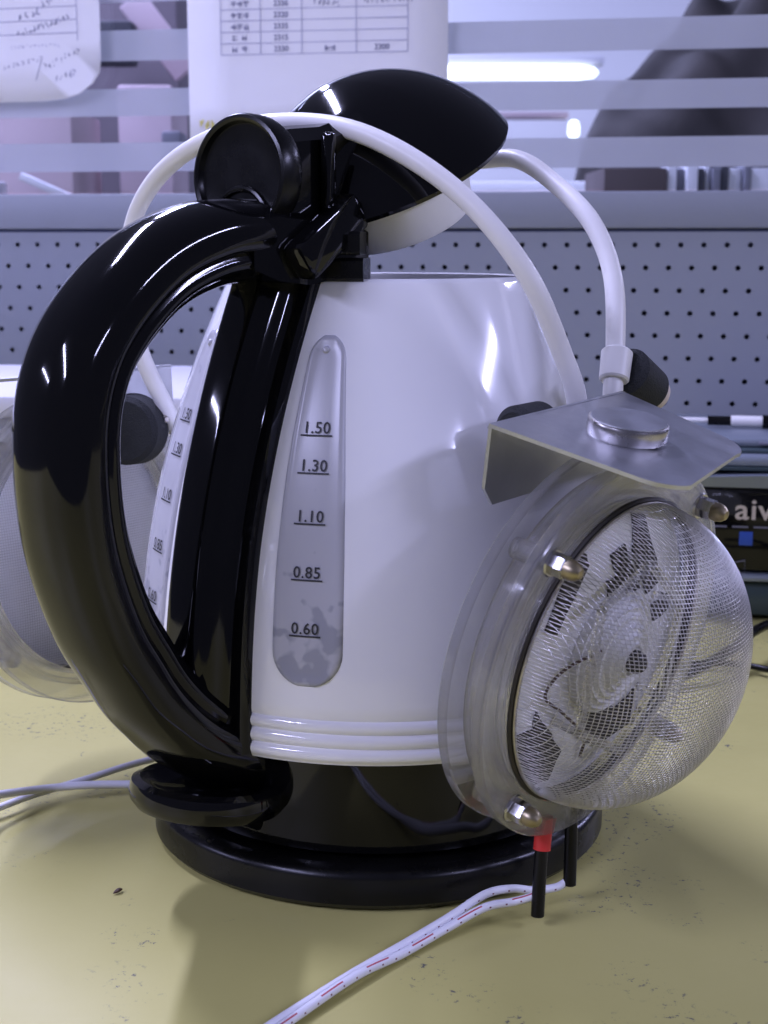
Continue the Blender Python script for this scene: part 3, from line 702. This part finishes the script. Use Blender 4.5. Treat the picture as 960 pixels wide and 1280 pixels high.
out2 = [(-.36, .3145), (-.245, .3155), (-.230, .3170), (-.2185, .3205), (-.2085, .3275), (-.2035, .3350), (-.2022, .345), (-.2022, .46), (-.36, .46)]
pl, ph = [], []
for z in (.3620, .3710, .3800, .3890): pl.append(stroke([(-.36, z-.002), (-.219, z)], .00025))
pl.append(stroke([(-.219, .3565), (-.219, .46)], .00025))
ph += scrawl(-.262, .3700, 4, .006, .0042, .35); ph += scrawl(-.245, .3790, 7, .0050, .0036, .55); ph += scrawl(-.264, .3595, 13, .0045, .0031, .28)
ph += scrawl(-.275, .3375, 9, .0032, .0034, .22); ph += scrawl(-.245, .3370, 9, .0045, .0031, .40); ph += scrawl(-.237, .3285, 5, .005, .0034, .3); ph += [stroke([(-.2510, .3300), (-.2455, .3460)], .0002)]
pl += scrawl(-.270, .3515, 13, .0028, .0030, .03)
sheet('note_sheet', out2, (0, -.0006, 0), 'handwritten note sheet with a rounded lower corner on the glass', lambda x, z: -.0012*max(0, (x+.235)/.03)**2*max(0, (.335-z)/.02),
      [('ruled_lines', join(*pl), M['pencil_light']), ('handwriting', join(*ph), M['pencil'])])
# yellow tag on the perforated panel
o = mk('yellow_tag', join(xf(box((0, 0, .010), (.006, .003, .0075), .0012), Matrix.Identity(4)), xf(lathe(disc_prof(.0058, -.0015, .0015, .0006), 24), Matrix.Translation((0, 0, -.004)) @ Matrix.Rotation(R(90), 4, 'X')), box((0, .0004, .003), (.0025, .0016, .008), .0003)), M['yellow'])
o.matrix_world = P4() @ Matrix.Translation((.1315, -.003, .1105)); tag(o, 'small yellow tag pinned to the perforated panel behind the tube', 'tag')

# ---------------------------------------------------------------- room seen through the clear stripes
wallm = mat('pale_wall', (.78, .78, .80), .9, noise=(3, .3, (.70, .70, .74)))
w = mk('wall', box((0, 3.6, .9), (6, .1, 2.4)), wallm); tag(w, 'pale wall far behind the glass partition', 'wall')
def simple(name, c, s, m, label, cat, group=None, bev=.003, rz=0.):
    o = mk(name, box((0, 0, 0), s, bev), m); o.location = c; o.rotation_euler = (0, 0, rz); tag(o, label, cat, group); return o
pinkm = mat('pink_card', (.50, .40, .43), .8, noise=(10, .4, (.42, .34, .38)))
greym = mat('grey_cabinet', (.16, .16, .20), .7, noise=(8, .4, (.12, .12, .15)))
whitem = mat('white_box_card', (.66, .66, .72), .7, noise=(8, .3, (.58, .58, .66)))
darkm = mat('dark_cabinet', (.03, .032, .045), .7, noise=(8, .4, (.05, .05, .06)))
brownm = mat('brown_card', (.075, .055, .055), .8, noise=(10, .4, (.05, .04, .04)))
cabm = mat('grey_brown_cabinet', (.15, .125, .145), .8, noise=(6, .5, (.10, .085, .10)))
simple('cabinet', (-.43, 1.60, .23), (.33, .3, .66), cabm, 'grey brown cabinet standing behind the glass between the papers', 'cabinet')
simple('carton', (-.375, 1.15, .20), (.095, .16, .312), pinkm, 'wide pinkish carton behind the glass under the note sheet', 'carton')
simple('carton', (-.272, 1.28, .20), (.062, .14, .385), pinkm, 'narrow tall pinkish carton beside the grey brown cabinet', 'carton')
simple('monitor', (-.335, 1.33, .452), (.070, .04, .050), darkm, 'dark monitor edge behind the glass between the papers', 'monitor')
o = simple('board', (-.275, 1.36, .465), (.035, .02, .11), pinkm, 'pinkish board leaning beside the dark monitor', 'board'); o.rotation_euler = (0, R(-38), 0)
simple('small_box', (-.232, 1.16, .318), (.022, .05, .036), greym, 'small grey box in front of the narrow pinkish carton', 'box')
simple('small_box', (-.400, 1.02, .260), (.016, .05, .036), whitem, 'small white box in front of the wide pinkish carton', 'box')
o = simple('ruler', (-.335, 1.00, .268), (.07, .01, .008), whitem, 'pale ruler tilted in front of the wide pinkish carton', 'ruler', bev=.001); o.rotation_euler = (0, R(24), 0)
# jacket heap: one lumpy dark mound
V = []; F = []; nu, nv = 90, 40
for i in range(nu+1):
    for j in range(nv+1):
        u = i/nu; v = j/nv; a = math.pi*v
        prof_h = .40*min(1, u/.42)**.62*(1+.13*math.sin(u*17+.6)+.06*math.sin(u*41)); x = .262+u*.72; 
        rr = 1+.12*math.sin(9*u+3*a)+.08*math.sin(23*u-5*a)+.03*math.sin(60*u+9*a)
        V.append((x-.03*math.sin(a*2), 1.42-.16*math.cos(a)*rr, .285+prof_h*math.sin(a)*rr*.9))
for i in range(nu):
    for j in range(nv): k = i*(nv+1)+j; F.append((k, k+1, k+nv+2, k+nv+1))
F += [tuple(range(nv+1)), tuple(nu*(nv+1)+j for j in range(nv, -1, -1))]
j_ = mk('jacket', (V, F), M['cloth_dark'], None, 60); tag(j_, 'dark brown jacket heaped behind the striped glass', 'jacket')
shelf = simple('shelf', (.55, 1.42, .2775), (1.1, .42, .015), wallm, 'pale shelf board carrying the jacket behind the glass', 'shelf', bev=.002)
# books under the shelf
bx = .215; cols = [(brownm, .062)] + [(m_, w_) for m_, w_ in ((whitem, .010), (greym, .008), (whitem, .012), (darkm, .007), (whitem, .006), (greym, .009), (darkm, .008), (whitem, .014), (greym, .007), (whitem, .030), (whitem, .008), (greym, .007), (whitem, .010), (M['yellow'], .008), (whitem, .010), (darkm, .030), (whitem, .020), (greym, .006), (whitem, .024), (greym, .008), (whitem, .03))]
names = ['brown', 'white', 'grey', 'dark', 'yellow']
cnt = {}
for i, (m_, w_) in enumerate(cols):
    nm = 'brown' if m_ is brownm else 'white' if m_ is whitem else 'grey' if m_ is greym else 'dark' if m_ is darkm else 'yellow'
    cname = lambda m: 'brown' if m is brownm else 'white' if m is whitem else 'grey' if m is greym else 'dark' if m is darkm else 'yellow'
    nb = [cname(cols[q][0]) for q in (i-1, i+1) if 0 <= q < len(cols)]
    size = 'wide' if w_ > .018 else 'thin' if w_ < .0085 else 'plain'
    lab = 'wide brown box file at the end of the row of books' if nm == 'brown' else f'{size} {nm} book between {nb[0]} and {nb[1]} ones behind the glass' if len(nb) == 2 else f'{size} {nm} book closing the row next to a {nb[0]} one'
    simple('box_file' if nm == 'brown' else 'book', (bx+w_/2, 1.0+.004*(i % 3), .2110+.0012*(i % 2)), (w_-.001, .14, .152+.0024*(i % 2)), m_, lab, 'box file' if nm == 'brown' else 'book', 'books behind the glass', .001); bx += w_
simple('side_table', (.35, 1.02, .120), (.6, .25, .030), wallm, 'pale board under the row of books behind the glass', 'shelf')
# lit fluorescent lamp beyond
lamp = empty('strip_lamp', (.33, 3.0, .598)); tag(lamp, 'lit white fluorescent strip lamp glowing through the glass', 'lamp')
mk('lamp_tube', tube([(-.26, 0, 0), (-.25, 0, 0), (.12, 0, 0), (.155, 0, 0), (.165, 0, 0)], [.012, .016, .016, .012, .003], 16), M['glow'], lamp)
mk('lamp_housing', box((-.05, .03, .028), (.46, .05, .02), .004), whitem, lamp)
bulb = mk('bulb', xf(lathe([(0, .022), (.010, .018), (.013, .006), (.013, -.010), (.008, -.02), (0, -.022)], 20), Matrix.Translation((.440, 2.98, .469))), M['glow']); tag(bulb, 'small glowing oval bulb under the strip lamp', 'bulb')
simple('ledge', (.34, 3.02, .503), (.18, .05, .016), pinkm, 'pink ledge under the glowing strip lamp', 'ledge')

# ---------------------------------------------------------------- tray on the left
tray = empty('paper_tray', (-.30, .36, 0), R(-4)); tag(tray, 'white stacked paper tray behind the kettle handle', 'tray')
mk('shell', join(box((0, 0, .130), (.42, .20, .012), .003), box((0, .085, .066), (.42, .012, .13), .002)), whitem, tray)
mk('drawer', box((.0, -.010, .094), (.40, .17, .050), .004), mat('light_grey_plastic', (.40, .41, .46), .5, noise=(20, .3, (.36, .37, .42))), tray)
mk('drawer', box((.0, -.006, .038), (.40, .17, .050), .004), mat('beige_plastic', (.50, .49, .46), .5, noise=(20, .3, (.45, .44, .42))), tray)

# ---------------------------------------------------------------- radio on the right
radio = empty('radio', (.315, .36, 0), R(-10)); tag(radio, 'black and silver portable radio at the back of the desk', 'radio')
silv = mat('silver_plastic', (.22, .25, .29), .3, .3, noise=(40, .3, (.18, .21, .25)))
teal = mat('dark_teal_plastic', (.03, .05, .055), .3, noise=(30, .3, (.04, .06, .06)))
clearm = M['acrylic']
mk('base', box((0, 0, .013), (.270, .16, .022), .006), teal, radio)
mk('lower_trim', box((0, -.003, .0265), (.272, .164, .0045), .002), silv, radio)
mk('face', box((0, -.004, .055), (.266, .160, .050), .004), M['black'], radio)
hood = loft([[(x, -.086-.003*math.sin(a), .0795+.009*math.sin(a)*(1-.45*(x/.137)**2)) for a in np.linspace(0, math.pi/2, 6)] + [(x, .06, .0885), (x, .06, .0795)] for x in np.linspace(-.135, .135, 13)])
mk('bezel', hood, silv, radio, 40)
mk('slot', box((0, -.012, .0897), (.262, .140, .0022), .0004), teal, radio)
mk('top_deck', box((0, -.008, .0938), (.266, .146, .0060), .002), silv, radio)
mk('slot', box((0, -.004, .0978), (.258, .130, .0020), .0004), teal, radio)
mk('top_deck', box((0, .004, .1013), (.262, .122, .0050), .002), silv, radio)
for i in range(9): mk('button', box((-.105+i*.026, -.0575, .1013), (.012, .003, .002), .0006), greym, radio)
ft = text_mesh('aiwa', .0172, 1.05)
mk('lettering', ([(x*1.10-.0812, -.0846, y+.0610) for x, y, _ in ft[0]], ft[1]), mat('tan_print', (.50, .44, .36), .5, noise=(80, .3, (.45, .4, .33))), radio, smooth=False)
mk('blue_mark', box((-.0920, -.0844, .0497), (.0075, .0008, .0080), .0003), mat('blue_print', (.02, .07, .35), .4, noise=(80, .3, (.02, .05, .28))), radio)
tri = [stroke([(-.108, .0330), (-.092, .0370), (-.092, .0290), (-.108, .0330)], .0003)]
mk('triangle_mark', ([(x, -.0846, y) for x, y, _ in join(*tri)[0]], join(*tri)[1]), greym, radio, smooth=False)
mk('small_print', ([(x, -.0846, y) for x, y, _ in join(*[stroke([(-.112+.012*k, .0565), (-.103+.012*k, .0565)], .0005) for k in range(5)])[0]], join(*[stroke([(-.112+.012*k, .0565), (-.103+.012*k, .0565)], .0005) for k in range(5)])[1]), greym, radio, smooth=False)
# pen lying on the radio
pen = empty('pen', (.245, .365, .1082), R(-12)); tag(pen, 'white pen with black grips lying on top of the radio', 'pen')
def penseg(name, x0, x1, r, m): mk(name, tube([(x0, 0, 0), (x1, 0, 0)], r, 16), m, pen)
penseg('barrel', -.070, -.043, .0016, M['tube']); penseg('grip', -.043, -.029, .0030, M['black_satin']); penseg('barrel', -.029, -.010, .0034, M['tube']); penseg('cap', -.010, .017, .0042, M['black_satin']); penseg('cap', .0175, .07, .0042, M['black_satin'])
c1 = mk('cable', tube(spline([(.140, .16, .003), (.175, .185, .012), (.205, .225, .016), (.24, .255, .012), (.30, .27, .004)], 8), .0026, 12), M['black_satin']); tag(c1, 'thick black cable curving out from behind the mesh dome', 'cable')
c2 = mk('cable', tube(spline([(.140, .195, .003), (.180, .195, .004), (.205, .178, .004), (.26, .15, .003)], 8), .0017, 12), M['black_satin']); tag(c2, 'thin black cable crossing the desk below the radio', 'cable')
